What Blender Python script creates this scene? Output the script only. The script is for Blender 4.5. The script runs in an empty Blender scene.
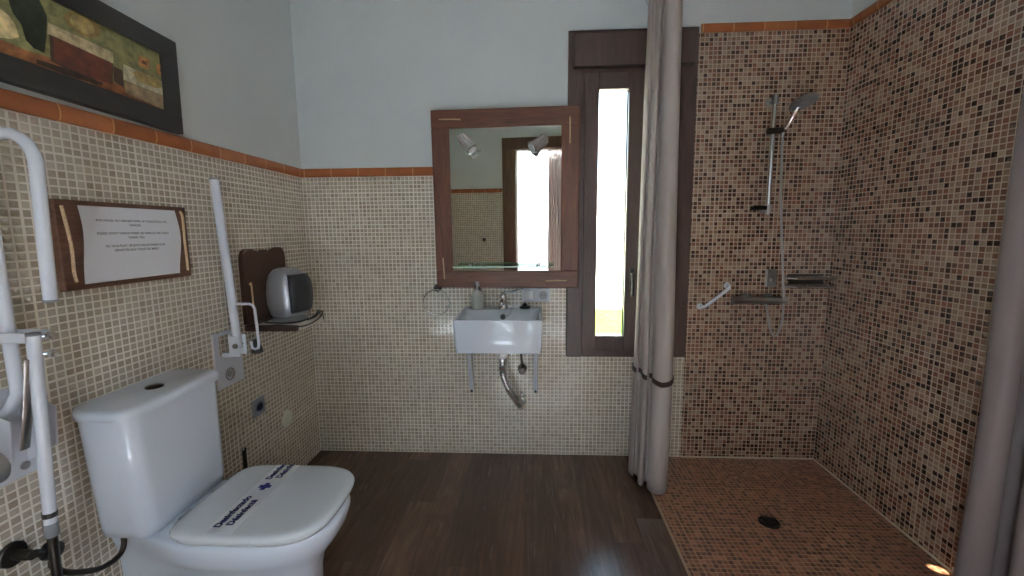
import bpy, bmesh, math, random
from mathutils import Vector, Matrix, Euler
random.seed(7)
PI = math.pi
S = bpy.context.scene
COL = S.collection

# ------------------------------------------------------------------ room measures (metres)
D, A, B, R = 2.419, 1.291, 1.5875, 0.40        # back wall y, left wall x = -A, right wall x = B, rear wall y = -R
ZT0, ZT1 = 1.6075, 1.6537                       # terracotta trim over the beige mosaic
ST0, ST1 = 2.2977, 2.3394                       # terracotta trim over the shower mosaic
CEIL = 2.72
XS = 0.842                                      # where the shower mosaic starts on the back wall
WX0, WX1, WZ0, WZ1 = 0.178, 0.842, 0.595, 2.326 # window outer frame

# ------------------------------------------------------------------ camera
FPX, PITCH, ROLL, YAW = 435.17, 0.1288, -0.0087, -0.0517
EYE = Vector((0, 0, 1.3))
_F = Vector((math.sin(YAW)*math.cos(PITCH), math.cos(YAW)*math.cos(PITCH), -math.sin(PITCH)))
_R = Vector((math.cos(YAW), -math.sin(YAW), 0))
_U = _R.cross(_F)
CR = _R*math.cos(ROLL) + _U*math.sin(ROLL)
CU = -_R*math.sin(ROLL) + _U*math.cos(ROLL)
cam = bpy.data.objects.new('camera', bpy.data.cameras.new('camera'))
COL.objects.link(cam)
cam.data.sensor_width = 36
cam.data.lens = FPX/1024*36
cam.data.clip_start = 0.02
m3 = Matrix((CR, CU, -_F)).transposed()
cam.matrix_world = Matrix.Translation(EYE) @ m3.to_4x4()
S.camera = cam

def _ray(x, y):
    return _F + CR*((x-512)/FPX) + CU*((288-y)/FPX)
def at(x, y, Y):
    d = _ray(x, y); return EYE + d*(Y/d.y)
def atx(x, y, X):
    d = _ray(x, y); return EYE + d*(X/d.x)
def atz(x, y, Z):
    d = _ray(x, y); return EYE + d*((Z-1.3)/d.z)

# ------------------------------------------------------------------ mesh helpers
def box(bm, x0, x1, y0, y1, z0, z1, mi=0):
    v = [bm.verts.new(p) for p in ((x0,y0,z0),(x1,y0,z0),(x1,y1,z0),(x0,y1,z0),(x0,y0,z1),(x1,y0,z1),(x1,y1,z1),(x0,y1,z1))]
    for q in ((3,2,1,0),(4,5,6,7),(0,1,5,4),(1,2,6,5),(2,3,7,6),(3,0,4,7)):
        bm.faces.new([v[i] for i in q]).material_index = mi
    return v
def loft(bm, rings, closed=True, caps=True, mi=0):
    vs = [[bm.verts.new(p) for p in r] for r in rings]
    n = len(vs[0])
    for a, b in zip(vs, vs[1:]):
        for i in range(n if closed else n-1):
            j = (i+1) % n
            bm.faces.new((a[i], a[j], b[j], b[i])).material_index = mi
    if caps and closed:
        bm.faces.new(list(reversed(vs[0]))).material_index = mi
        bm.faces.new(vs[-1]).material_index = mi
    return vs
def catmull(pts, k=6, closed=False):
    P = [Vector(p) for p in pts]; n = len(P); out = []
    segs = n if closed else n-1
    for i in range(segs):
        if closed: p0, p1, p2, p3 = P[(i-1) % n], P[i], P[(i+1) % n], P[(i+2) % n]
        else: p0, p1, p2, p3 = P[max(i-1,0)], P[i], P[i+1], P[min(i+2,n-1)]
        for s in range(k):
            t = s/k
            out.append(0.5*((2*p1)+(p2-p0)*t+(2*p0-5*p1+4*p2-p3)*t*t+(3*p1-p0-3*p2+p3)*t*t*t))
    if not closed: out.append(P[-1])
    return out
def tube(bm, pts, r, n=12, mi=0, caps=True, smooth=0, flat=1.0):
    P = catmull(pts, smooth) if smooth else [Vector(p) for p in pts]
    rs = r if isinstance(r, (list, tuple)) else [r]*len(P)
    if len(rs) != len(P):
        rs = [rs[min(int(i/(len(P)-1)*(len(rs)-1)+.5), len(rs)-1)] for i in range(len(P))]
    t0 = (P[1]-P[0]).normalized()
    up = Vector((0,0,1)) if abs(t0.z) < .9 else Vector((1,0,0))
    nrm = t0.cross(up).normalized()
    rings = []
    for i, p in enumerate(P):
        t = (P[min(i+1,len(P)-1)]-P[max(i-1,0)]).normalized()
        nrm = (nrm - t*nrm.dot(t)).normalized()
        b = t.cross(nrm)
        rings.append([p + nrm*(math.cos(2*PI*k/n)*rs[i]) + b*(math.sin(2*PI*k/n)*rs[i]*flat) for k in range(n)])
    loft(bm, rings, caps=caps, mi=mi)
def disc(bm, c, axis, r, h, n=24, mi=0, prof=None):
    c, a = Vector(c), Vector(axis).normalized()
    prof = prof or [(r*.94, 0), (r, h*.15), (r, h*.8), (r*.93, h)]
    up = Vector((0,0,1)) if abs(a.z) < .9 else Vector((1,0,0))
    u = a.cross(up).normalized(); w = a.cross(u)
    loft(bm, [[c + a*hh + u*(math.cos(2*PI*k/n)*rr) + w*(math.sin(2*PI*k/n)*rr) for k in range(n)] for rr, hh in prof], mi=mi)
def ring(bm, c, axis, r, t, n=32, m=8, mi=0):
    c, a = Vector(c), Vector(axis).normalized()
    up = Vector((0,0,1)) if abs(a.z) < .9 else Vector((1,0,0))
    u = a.cross(up).normalized(); w = a.cross(u)
    vs = []
    for i in range(n):
        d = u*math.cos(2*PI*i/n) + w*math.sin(2*PI*i/n)
        vs.append([bm.verts.new(c + d*(r+t*math.cos(2*PI*j/m)) + a*(t*math.sin(2*PI*j/m))) for j in range(m)])
    for i in range(n):
        for j in range(m):
            bm.faces.new((vs[i][j], vs[(i+1) % n][j], vs[(i+1) % n][(j+1) % m], vs[i][(j+1) % m])).material_index = mi
def rrect(cx, cy, hx, hy, r, z, k=6):
    out = []
    for sx, sy, a0 in ((1,1,0),(-1,1,PI/2),(-1,-1,PI),(1,-1,3*PI/2)):
        for i in range(k+1):
            a = a0 + PI/2*i/k
            out.append((cx+sx*(hx-r)+r*math.cos(a), cy+sy*(hy-r)+r*math.sin(a), z))
    return out
def prism(bm, poly, axis, t, mi=0):
    """polygon (list of 3-D points) extruded by vector axis*t"""
    o = Vector(axis)*t
    a = [Vector(p) for p in poly]
    loft(bm, [a, [p+o for p in a]], mi=mi)

def BM(): return bmesh.new()
def tmat(o):
    return Matrix.Translation(o.location) @ o.rotation_euler.to_matrix().to_4x4()
def obj(name, bm, mats, parent=None, smooth=True, bevel=0, world=True, segs=2, ang=40):
    me = bpy.data.meshes.new(name)
    bmesh.ops.recalc_face_normals(bm, faces=bm.faces)
    if smooth:
        for f in bm.faces: f.smooth = True
        for e in bm.edges:
            if len(e.link_faces) == 2 and e.calc_face_angle(0) > math.radians(ang): e.smooth = False
    bm.to_mesh(me); bm.free()
    for m in (mats if isinstance(mats, (list, tuple)) else [mats]): me.materials.append(m)
    o = bpy.data.objects.new(name, me); COL.objects.link(o)
    if parent is not None:
        o.parent = parent
        if world:
            M, p = tmat(parent), parent.parent
            if p is not None and parent.get('_w') is None: M = Matrix.Identity(4)
            o.matrix_parent_inverse = M.inverted()
    if bevel:
        b = o.modifiers.new('bevel', 'BEVEL'); b.width = bevel; b.segments = segs; b.limit_method = 'ANGLE'; b.angle_limit = math.radians(35)
        if smooth: o.modifiers.new('wn', 'WEIGHTED_NORMAL').keep_sharp = True
    return o
def sub(name, bm, mats, part, **k):
    """a sub-part: its part sits at the thing's frame, so the mesh is given in the same coordinates as the part's"""
    o = obj(name, bm, mats, None, **k)
    o.parent = part
    return o
def thing(name, label, cat, loc=(0,0,0), rot=(0,0,0), group=None):
    o = bpy.data.objects.new(name, None); COL.objects.link(o)
    o.empty_display_size = .05
    o.location = loc; o.rotation_euler = rot
    o['label'] = label; o['category'] = cat
    if group: o['group'] = group
    return o
def tag(o, label, cat, group=None, kind=None):
    o['label'] = label; o['category'] = cat
    if group: o['group'] = group
    if kind: o['kind'] = kind
    return o
def struct(name, bm, mats, parent=None, label=None, cat=None, **k):
    k.setdefault('smooth', False)
    o = obj(name, bm, mats, parent, **k)
    if parent is None:
        o['kind'] = 'structure'
        if label: o['label'] = label; o['category'] = cat
    return o
def text_mesh(lines, size, bold=.012, heavy=0):
    """lines: (string, x, y) -> list of polygons in the xy plane, joined into one bmesh"""
    bm = BM()
    if heavy: lines = [(t_, x+dx*size*heavy, y+dy*size*heavy, al) for t_, x, y, al in lines for dx, dy in ((0,0),(1,0),(0,1),(1,1))]
    for s, x, y, al in lines:
        cu = bpy.data.curves.new('t', 'FONT'); cu.body = s; cu.size = size; cu.align_x = al; cu.offset = size*bold
        o = bpy.data.objects.new('t', cu); COL.objects.link(o)
        me = bpy.data.meshes.new_from_object(o.evaluated_get(bpy.context.evaluated_depsgraph_get()))
        me.transform(Matrix.Translation((x, y, 0)))
        bm.from_mesh(me)
        bpy.data.objects.remove(o); bpy.data.curves.remove(cu); bpy.data.meshes.remove(me)
    return bm

# ------------------------------------------------------------------ materials
def srgb(c):
    return tuple((v/255/12.92 if v/255 <= .04045 else ((v/255+.055)/1.055)**2.4) for v in c) + (1,)
class NT:
    def __init__(s, name):
        s.m = bpy.data.materials.new(name); s.m.use_nodes = True
        s.t = s.m.node_tree; s.n = s.t.nodes; s.l = s.t.links
        s.p = s.n['Principled BSDF']; s.out = s.n['Material Output']
    def N(s, ty, **k):
        x = s.n.new(ty)
        for a, b in k.items(): setattr(x, a, b)
        return x
    def put(s, sock, v):
        if hasattr(v, 'links') or isinstance(v, bpy.types.NodeSocket): s.l.new(v, sock)
        else: sock.default_value = v
    def math(s, op, a, b=None, c=None, clamp=False):
        x = s.N('ShaderNodeMath', operation=op, use_clamp=clamp)
        s.put(x.inputs[0], a)
        if b is not None: s.put(x.inputs[1], b)
        if c is not None: s.put(x.inputs[2], c)
        return x.outputs[0]
    def xyz(s):
        t = s.N('ShaderNodeTexCoord'); q = s.N('ShaderNodeSeparateXYZ'); s.l.new(t.outputs['Object'], q.inputs[0])
        return q.outputs, t.outputs['Object']
    def comb(s, x, y, z):
        c = s.N('ShaderNodeCombineXYZ')
        for i, v in enumerate((x, y, z)): s.put(c.inputs[i], v)
        return c.outputs[0]
    def noise(s, vec, scale, detail=4, rough=.55, dist=0):
        x = s.N('ShaderNodeTexNoise'); s.put(x.inputs['Vector'], vec)
        x.inputs['Scale'].default_value = scale; x.inputs['Detail'].default_value = detail
        x.inputs['Roughness'].default_value = rough; x.inputs['Distortion'].default_value = dist
        return x.outputs['Fac']
    def white(s, vec):
        x = s.N('ShaderNodeTexWhiteNoise', noise_dimensions='3D'); s.put(x.inputs['Vector'], vec); return x.outputs['Value']
    def ramp(s, f, stops, interp='LINEAR'):
        x = s.N('ShaderNodeValToRGB'); x.color_ramp.interpolation = interp; e = x.color_ramp.elements
        while len(e) > 1: e.remove(e[-1])
        e[0].position = stops[0][0]; e[0].color = srgb(stops[0][1])
        for p, c in stops[1:]:
            q = e.new(p); q.color = srgb(c)
        s.put(x.inputs[0], f); return x.outputs[0]
    def mix(s, f, a, b, mode='MIX'):
        x = s.N('ShaderNodeMix', data_type='RGBA', blend_type=mode)
        s.put(x.inputs[0], f); s.put(x.inputs[6], a); s.put(x.inputs[7], b); return x.outputs[2]
    def mrange(s, v, a, b, c=0, d=1, smooth=True):
        x = s.N('ShaderNodeMapRange', interpolation_type='SMOOTHSTEP' if smooth else 'LINEAR')
        for i, q in enumerate((v, a, b, c, d)): s.put(x.inputs[i], q)
        return x.outputs[0]
    def bump(s, h, strength=.5, dist=.002):
        x = s.N('ShaderNodeBump'); x.inputs['Strength'].default_value = strength; x.inputs['Distance'].default_value = dist
        s.put(x.inputs['Height'], h); s.l.new(x.outputs[0], s.p.inputs['Normal'])
def plain(name, c, rough=.5, metal=0, coat=0, trans=0, spec=.5, noise=0, nscale=30, bump=0):
    k = NT(name); p = k.p
    p.inputs['Roughness'].default_value = rough; p.inputs['Metallic'].default_value = metal
    p.inputs['Coat Weight'].default_value = coat; p.inputs['Coat Roughness'].default_value = .08
    p.inputs['Specular IOR Level'].default_value = spec
    if noise or bump:
        _, v = k.xyz(); f = k.noise(v, nscale)
        lo = tuple(max(0, q*(1-noise)) for q in c); hi = tuple(min(255, q*(1+noise)) for q in c)
        k.put(p.inputs['Base Color'], k.ramp(f, [(.3, lo), (.7, hi)]))
        if bump: k.bump(f, bump, .002)
    else: p.inputs['Base Color'].default_value = srgb(c)
    return k.m
def mosaic(name, a, b, cols, grout, pa=.0223, pb=.0217, g=.075, jitter=.10, rough=.12, oa=0, ob=0, seed=0):
    k = NT(name); q, v = k.xyz()
    u = k.math('MULTIPLY_ADD', q[a], 1/pa, oa/pa); w = k.math('MULTIPLY_ADD', q[b], 1/pb, ob/pb)
    fu, fw = k.math('FRACT', u), k.math('FRACT', w)
    cu, cw = k.math('FLOOR', u), k.math('FLOOR', w)
    seam = lambda c, f: k.math('MULTIPLY_ADD', k.math('LESS_THAN', k.math('FLOORED_MODULO', c, 14), .5), -.09, f)
    du = k.math('MINIMUM', seam(cu, fu), k.math('SUBTRACT', 1, fu)); dw = k.math('MINIMUM', seam(cw, fw), k.math('SUBTRACT', 1, fw))
    d = k.math('MINIMUM', du, dw)
    mask = k.mrange(d, g, g+.05)
    r1 = k.white(k.comb(cu, cw, 3.7+seed)); r2 = k.white(k.comb(cu, cw, 11.3+seed))
    col = k.ramp(r1, cols, 'CONSTANT')
    n = k.noise(v, 240, 2)
    val = k.math('ADD', k.math('MULTIPLY_ADD', r2, jitter*2, 1-jitter), k.math('MULTIPLY_ADD', n, .36, -.18))
    col = k.mix(1.0, col, k.comb(val, val, val), 'MULTIPLY')
    big = k.noise(v, 3, 3)
    gr = k.ramp(big, [(.3, tuple(x*.94 for x in grout)), (.7, tuple(min(255, x*1.04) for x in grout))])
    k.put(k.p.inputs['Base Color'], k.mix(mask, gr, col))
    k.put(k.p.inputs['Roughness'], k.mrange(mask, 0, 1, .7, rough, False))
    pil = k.mrange(d, g*.6, .42)
    tilt = k.math('MULTIPLY', k.math('SUBTRACT', fu, .5), k.math('SUBTRACT', r2, .5))
    h = k.math('ADD', k.math('MULTIPLY', pil, .8), k.math('MULTIPLY', tilt, .5))
    k.bump(h, .65, .0016)
    k.p.inputs['Coat Weight'].default_value = .55; k.p.inputs['Coat Roughness'].default_value = .05; k.p.inputs['Specular IOR Level'].default_value = .7
    k.l.new(k.p.inputs['Normal'].links[0].from_socket, k.p.inputs['Coat Normal'])
    return k.m
def wood(name, cols, axis=2, scale=1.0, rough=.5, bump=.25, stretch=14):
    k = NT(name); q, v = k.xyz()
    f = [scale*stretch]*3; f[axis] = scale*1.2
    vv = k.comb(*[k.math('MULTIPLY', q[i], f[i]) for i in range(3)])
    n = k.noise(vv, 2.2, 6, .6, 1.2)
    n2 = k.noise(vv, 9, 4, .6)
    m = k.math('MULTIPLY_ADD', n2, .35, k.math('MULTIPLY', n, .7))
    k.put(k.p.inputs['Base Color'], k.ramp(m, [(.32, cols[0]), (.52, cols[1]), (.72, cols[2])]))
    k.p.inputs['Roughness'].default_value = rough
    k.bump(m, bump, .002)
    return k.m

plaster = plain('white_plaster', (205,212,212), .85, noise=.012, nscale=4, bump=.03)
ceil_m = plain('ceiling_plaster', (236,236,232), .9, noise=.02, nscale=5)
BEIGE = [(0, (168,156,138)), (.2, (177,166,148)), (.45, (162,150,131)), (.65, (180,170,154)), (.85, (171,159,141))]
BG = (221,215,201)
BROWN = [(0, (72,49,39)), (.20, (100,71,55)), (.38, (128,94,76)), (.54, (146,119,100)), (.70, (156,134,115)), (.84, (126,82,66)), (.93, (138,113,97))]
BRG = (184,161,141)
SHF = [(0, (96,60,46)), (.28, (134,86,66)), (.52, (152,100,78)), (.74, (116,76,58)), (.88, (166,116,90))]
beige_x = mosaic('beige_mosaic_back', 0, 2, BEIGE, BG,  oa=A, seed=1)
beige_y = mosaic('beige_mosaic_side', 1, 2, BEIGE, BG, pa=.0245, oa=-D, seed=2)
brown_x = mosaic('brown_mosaic_back', 0, 2, BROWN, BRG, g=.06, oa=-B, ob=-ST0, seed=3)
brown_y = mosaic('brown_mosaic_side', 1, 2, BROWN, BRG, g=.06, pa=.0235, oa=-D, ob=-ST0, seed=4)
brown_f = mosaic('red_brown_mosaic_floor', 0, 1, SHF, (188,150,120), g=.05, oa=-B, ob=-D, seed=5, rough=.3)

def terracotta(name, a):
    k = NT(name); q, v = k.xyz()
    u = k.math('MULTIPLY_ADD', q[a], 1/.152, .35); f = k.math('FRACT', u); c = k.math('FLOOR', u)
    d = k.math('MINIMUM', f, k.math('SUBTRACT', 1, f)); mask = k.mrange(d, .008, .018)
    n = k.noise(v, 18, 4); r = k.white(k.comb(c, 1, 2))
    m = k.math('MULTIPLY_ADD', r, .35, k.math('MULTIPLY', n, .65))
    k.put(k.p.inputs['Base Color'], k.mix(mask, srgb((206,160,112)), k.ramp(m, [(.25, (146,82,42)), (.55, (162,94,50)), (.8, (180,114,68))])))
    k.p.inputs['Roughness'].default_value = .35
    k.bump(k.math('ADD', mask, k.math('MULTIPLY', n, .3)), .3, .002)
    return k.m
terra_x, terra_y = terracotta('terracotta_back', 0), terracotta('terracotta_side', 1)

def planks():
    k = NT('dark_wood_plank_floor'); q, v = k.xyz()
    u = k.math('MULTIPLY_ADD', q[0], 1/.118, 1.14); cu = k.math('FLOOR', u); fu = k.math('FRACT', u)
    ru = k.white(k.comb(cu, 5, 1))
    w = k.math('ADD', k.math('MULTIPLY', q[1], 1/.92), k.math('MULTIPLY', ru, 3)); cw = k.math('FLOOR', w); fw = k.math('FRACT', w)
    du = k.math('MINIMUM', fu, k.math('SUBTRACT', 1, fu)); dw = k.math('MULTIPLY', k.math('MINIMUM', fw, k.math('SUBTRACT', 1, fw)), .92/.118)
    seam = k.mrange(k.math('MINIMUM', du, dw), .004, .016)
    r = k.white(k.comb(cu, cw, 2))
    vv = k.comb(k.math('MULTIPLY', q[0], 26), k.math('MULTIPLY_ADD', q[1], 2.4, k.math('MULTIPLY', r, 40)), k.math('MULTIPLY', r, 9))
    n = k.noise(vv, 1.0, 6, .62, 1.6)
    v2 = k.comb(k.math('MULTIPLY', q[0], 110), k.math('MULTIPLY', q[1], 6), r)
    n2 = k.noise(v2, 1.0, 4, .6)
    m = k.math('ADD', k.math('MULTIPLY', n, .66), k.math('ADD', k.math('MULTIPLY', n2, .12), k.math('MULTIPLY', r, .14)))
    col = k.ramp(m, [(.26, (60,42,33)), (.44, (84,62,49)), (.57, (102,77,62)), (.74, (132,105,87))])
    k.put(k.p.inputs['Base Color'], k.mix(seam, srgb((70,58,52)), col))
    k.put(k.p.inputs['Roughness'], k.math('MULTIPLY_ADD', n2, .08, .22))
    k.bump(k.math('ADD', k.math('MULTIPLY', seam, 1), k.math('MULTIPLY', n2, .12)), .2, .0012)
    return k.m
plank_m = planks()
border_m = wood('dark_wood_border', ((62,44,36),(86,66,54),(112,90,76)), 1, 1.6, .32, .15)
frame_dark = wood('dark_brown_window_wood', ((56,42,39),(74,56,51),(90,70,64)), 2, 1.2, .42, .08)
door_dark = wood('brown_door_wood', ((74,50,38),(98,70,54),(120,88,70)), 2, 1.2, .5, .1)
rustic_v = wood('rustic_brown_wood_upright', ((60,31,18),(94,53,34),(120,74,48)), 2, 1.3, .5, .3)
rustic_h = wood('rustic_brown_wood_level', ((60,31,18),(94,53,34),(120,74,48)), 0, 1.3, .5, .3)
rustic_y = wood('rustic_brown_wood_side', ((60,36,24),(92,60,42),(116,80,58)), 1, 1.3, .5, .3)
black_wood = wood('black_frame_wood', ((30,27,26),(40,36,34),(50,45,43)), 1, 1.3, .45, .1)
rope_m = plain('beige_rope', (192,166,130), .8, noise=.15, nscale=220, bump=.4)
ceramic = plain('white_ceramic', (212,220,231), .14, coat=.1, spec=.4)
seat_m = plain('white_seat_plastic', (208,214,219), .2, coat=.2)
enamel = plain('white_enamel_tube', (214,220,230), .25, coat=.2)
steel = plain('chrome', (222,222,224), .2, metal=1)
satin = plain('satin_chrome', (208,208,210), .24, metal=.9)
steel_dull = plain('brushed_steel', (160,158,155), .35, metal=1)
dark_metal = plain('dark_metal', (70,66,62), .35, metal=1)
black_pl = plain('black_plastic', (24,24,26), .35)
grey_pl = plain('grey_plastic', (120,124,128), .45)
silver_pl = plain('silver_plastic', (160,162,168), .36, metal=.55)
white_pl = plain('white_plastic', (228,228,228), .35)
paper_m = plain('white_paper', (226,230,236), .8)
ink = plain('black_ink', (26,26,30), .7)
blue_ink = plain('blue_ink', (38,42,128), .7)
def fabric(name, c, tr=.25):
    k = NT(name); q, v = k.xyz()
    w = k.noise(k.comb(k.math('MULTIPLY', q[0], 700), k.math('MULTIPLY', q[1], 700), k.math('MULTIPLY', q[2], 300)), 1, 2)
    k.put(k.p.inputs['Base Color'], k.ramp(w, [(.3, tuple(x*.93 for x in c)), (.7, c)]))
    k.p.inputs['Roughness'].default_value = .8; k.p.inputs['Specular IOR Level'].default_value = .2
    t = k.N('ShaderNodeBsdfTranslucent'); t.inputs['Color'].default_value = srgb(c)
    mx = k.N('ShaderNodeMixShader'); mx.inputs[0].default_value = tr
    k.l.new(k.p.outputs[0], mx.inputs[1]); k.l.new(t.outputs[0], mx.inputs[2]); k.l.new(mx.outputs[0], k.out.inputs[0])
    return k.m
curtain_m = fabric('grey_beige_curtain', (204,194,188), .25)
brown_band = plain('dark_brown_band', (70,54,50), .7)
def pane(name, tint=(250,252,250), refl=.06):
    k = NT(name)
    t = k.N('ShaderNodeBsdfTransparent'); t.inputs[0].default_value = srgb(tint)
    g = k.N('ShaderNodeBsdfGlossy'); g.inputs['Roughness'].default_value = .02
    f = k.N('ShaderNodeLayerWeight'); f.inputs[0].default_value = .25
    mx = k.N('ShaderNodeMixShader'); k.put(mx.inputs[0], k.math('MULTIPLY_ADD', f.outputs['Fresnel'], .8, refl*.2))
    k.l.new(t.outputs[0], mx.inputs[1]); k.l.new(g.outputs[0], mx.inputs[2]); k.l.new(mx.outputs[0], k.out.inputs[0])
    return k.m
glass_m = pane('clear_window_glass')
shelf_glass = pane('greenish_shelf_glass', (205,232,218))
edge_glass = plain('green_glass_edge', (170,215,192), .15)
mirror_m = plain('mirror_silver', (232,238,234), .0, metal=1)
bottle_m = plain('frosted_grey_glass', (186,188,180), .3, coat=.3)
grey_plate = plain('grey_switch_plate', (150,152,156), .35, metal=.3)
out_wall = plain('cream_outside_wall', (240,218,192), .9, noise=.04, nscale=2)
patio_white = plain('white_patio_wall', (176,178,178), .9)
grass_m = plain('grass_green', (50,66,26), .9, spec=0, noise=.25, nscale=14)
paving = plain('pale_paving', (186,192,198), .9, noise=.08, nscale=6)

# ------------------------------------------------------------------ setting
bm = BM(); box(bm, -A-.2, .587, -R-.2, D+.02, -.1, 0); struct('floor', bm, plank_m, label='dark brown wood-look plank floor', cat='floor')
bm = BM(); box(bm, .587, B+.2, -R-.2, 1.30, -.1, 0); struct('floor_entry', bm, plank_m, label='dark plank floor in front of the shower', cat='floor')
bm = BM(); box(bm, .587, B+.02, 1.30, D+.02, -.1, -.002); struct('floor_shower', bm, brown_f, label='reddish brown mosaic shower floor', cat='floor')
bm = BM(); box(bm, .462, .580, .5, 1.855, -.01, .0015)
struct('trim_border_plank', bm, border_m, label='dark border plank laid along the shower edge', cat='trim')
bm = BM(); box(bm, .580, .592, 1.30, D, -.01, .0012); struct('trim_shower_joint', bm, plain('pale_joint', (170,150,128), .7), label='pale joint between planks and shower mosaic', cat='trim')
bm = BM(); box(bm, XS, B-.006, D-.006, D+.01, -.005, .006); box(bm, B-.006, B+.01, 1.3, D+.01, -.005, .006)
struct('trim_shower_skirt', bm, plain('pale_grout', (196,182,160), .7), label='pale grout line round the shower floor', cat='trim')

bm = BM()                                                   # back wall, with the window opening
T = .22
box(bm, -A-.2, WX0+.02, D, D+T, 0, ZT0, 1)
box(bm, WX0+.02, XS, D, D+T, 0, WZ0+.02, 1)
box(bm, XS-.02, XS, D, D+T, WZ0+.02, WZ1-.02, 1)
box(bm, XS, B+.2, D, D+T, 0, ST0, 2)
box(bm, -A-.2, WX0+.02, D, D+T, ZT0, CEIL, 0)
box(bm, WX0+.02, XS, D, D+T, WZ1-.02, CEIL, 0)
box(bm, XS, B+.2, D, D+T, ST0, CEIL, 0)
struct('wall_back', bm, [plaster, beige_x, brown_x], label='back wall, beige mosaic left and brown mosaic right of the window', cat='wall')
bm = BM()
box(bm, -A-.2, -A, -R-.2, D, 0, ZT0, 1); box(bm, -A-.2, -A, -R-.2, D, ZT0, CEIL, 0)
struct('wall_left', bm, [plaster, beige_y], label='left wall with beige mosaic below white plaster', cat='wall')
bm = BM()
box(bm, B, B+.2, 1.25, D, 0, ST0, 1); box(bm, B, B+.2, 1.25, D, ST0, CEIL, 0)
box(bm, B, B+.2, -R-.2, 1.25, 0, ZT0, 2); box(bm, B, B+.2, -R-.2, 1.25, ZT0, CEIL, 0)
struct('wall_right', bm, [plaster, brown_y, beige_y], label='right shower wall in brown mosaic', cat='wall')
DX0, DX1, DZ = -.44, .44, 2.07
bm = BM()
for x0, x1 in ((-A, DX0-.03), (DX1+.03, B)):
    box(bm, x0, x1, -R-.14, -R, 0, ZT0, 1); box(bm, x0, x1, -R-.14, -R, ZT0, CEIL, 0)
box(bm, DX0-.03, DX1+.03, -R-.14, -R, DZ+.03, CEIL, 0)
struct('wall_rear', bm, [plaster, beige_x], label='rear wall with beige mosaic, seen in the mirror', cat='wall')
bm = BM(); box(bm, -A-.2, B+.2, -R-.2, D+T, CEIL, CEIL+.15); struct('ceiling', bm, ceil_m, label='white ceiling above the frame', cat='ceiling')

def trim(name, p0, p1, inward, z0, z1, m, label):
    bm = BM(); p0, p1, n = Vector(p0), Vector(p1), Vector(inward)
    h = z1-z0
    prof = [(0, 0), (.008, 0), (.013, h*.2), (.014, h*.5), (.013, h*.8), (.008, h), (0, h)]
    loft(bm, [[p + n*a + Vector((0,0,z0+b)) for a, b in prof] for p in (p0, p1)])
    return struct(name, bm, m, label=label, cat='tile trim', smooth=True)
trim('trim_left', (-A, -R, 0), (-A, D, 0), (1,0,0), ZT0, ZT1, terra_y, 'terracotta tile trim along the left wall')
trim('trim_back', (-A, D, 0), (WX0, D, 0), (0,-1,0), ZT0, ZT1, terra_x, 'terracotta tile trim on the back wall behind the mirror')
trim('trim_shower', (WX1+.01, D, 0), (B, D, 0), (0,-1,0), ST0, ST1, terra_x, 'terracotta tile trim above the shower wall right of the window')
trim('trim_right', (B, 1.25, 0), (B, D, 0), (-1,0,0), ST0, ST1, terra_y, 'terracotta tile trim on top of the right wall')
trim('trim_rear', (-A, -R, 0), (-.61, -R, 0), (0,1,0), ZT0, ZT1, terra_x, 'terracotta tile trim on the rear wall, seen in the mirror')

# outside the window and behind the door
bm = BM(); box(bm, -6, 8, D+T, 12, -.2, -.02); struct('ground_outside', bm, grass_m, label='bright green grass outside the window', cat='ground')
bm = BM(); box(bm, -5, 9, 7.4, 7.6, -.1, 2.1); struct('wall_outside', bm, out_wall, label='cream wall across the grass outside the window', cat='wall')
bm = BM(); box(bm, -4, 4, -5, -R-.2, -.1, -.005); struct('ground_patio', bm, paving, label='pale paving outside the door', cat='ground')
bm = BM(); box(bm, -4, 4, -3.2, -3.0, -.1, 3.0); struct('wall_patio', bm, patio_white, label='white wall beyond the door, seen in the mirror', cat='wall')

# window
FY = D-.012
w = bpy.data.objects.new('window_1', None); COL.objects.link(w); w.location = (.51, D, WZ0); w['kind'] = 'structure'
w['label'] = 'dark wood window behind the grey curtain'; w['category'] = 'window'
bm = BM(); fw = .090
box(bm, WX0, WX0+fw, FY, D+.05, WZ0, WZ1); box(bm, WX1-fw, WX1, FY, D+.05, WZ0, WZ1)
box(bm, WX0+fw, WX1-fw, FY, D+.05, 2.11, WZ1); box(bm, WX0+fw, WX1-fw, FY, D+.05, WZ0, WZ0+.042)
struct('window_frame', bm, frame_dark, w, bevel=.004)
bm = BM(); box(bm, WX0+.028, WX1-.028, FY-.045, D+.05, 2.135, WZ1-.028); struct('roller_box', bm, frame_dark, w, bevel=.006)
SZ0, SZ1 = .637, 2.118
def sash(x0, x1, sl, sr):
    bm = BM(); y0, y1 = FY-.012, D+.04
    gz0, gz1 = .718, 2.03
    box(bm, x0, x0+sl, y0, y1, SZ0, SZ1); box(bm, x1-sr, x1, y0, y1, SZ0, SZ1)
    box(bm, x0+sl, x1-sr, y0, y1, gz1, SZ1); box(bm, x0+sl, x1-sr, y0, y1, SZ0, gz0)
    box(bm, x0+sl-.008, x0+sl, y0+.012, y1, gz0, gz1); box(bm, x1-sr, x1-sr+.008, y0+.012, y1, gz0, gz1)
    s = struct('sash', bm, frame_dark, w, bevel=.005)
    bm = BM(); box(bm, x0+sl-.002, x1-sr+.002, D+.008, D+.014, gz0-.002, gz1+.002)
    g = obj('pane', bm, glass_m, None, smooth=False); g.parent = s
    return s
s1 = sash(.264, .568, .076, .074)
s2 = sash(.570, .756, .05, .05)
bm = BM(); box(bm, .520, .538, FY-.026, FY-.012, .98, 1.10); tube(bm, [(.529, FY-.026, 1.07), (.529, FY-.05, 1.07), (.529, FY-.052, .95)], .008)
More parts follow.
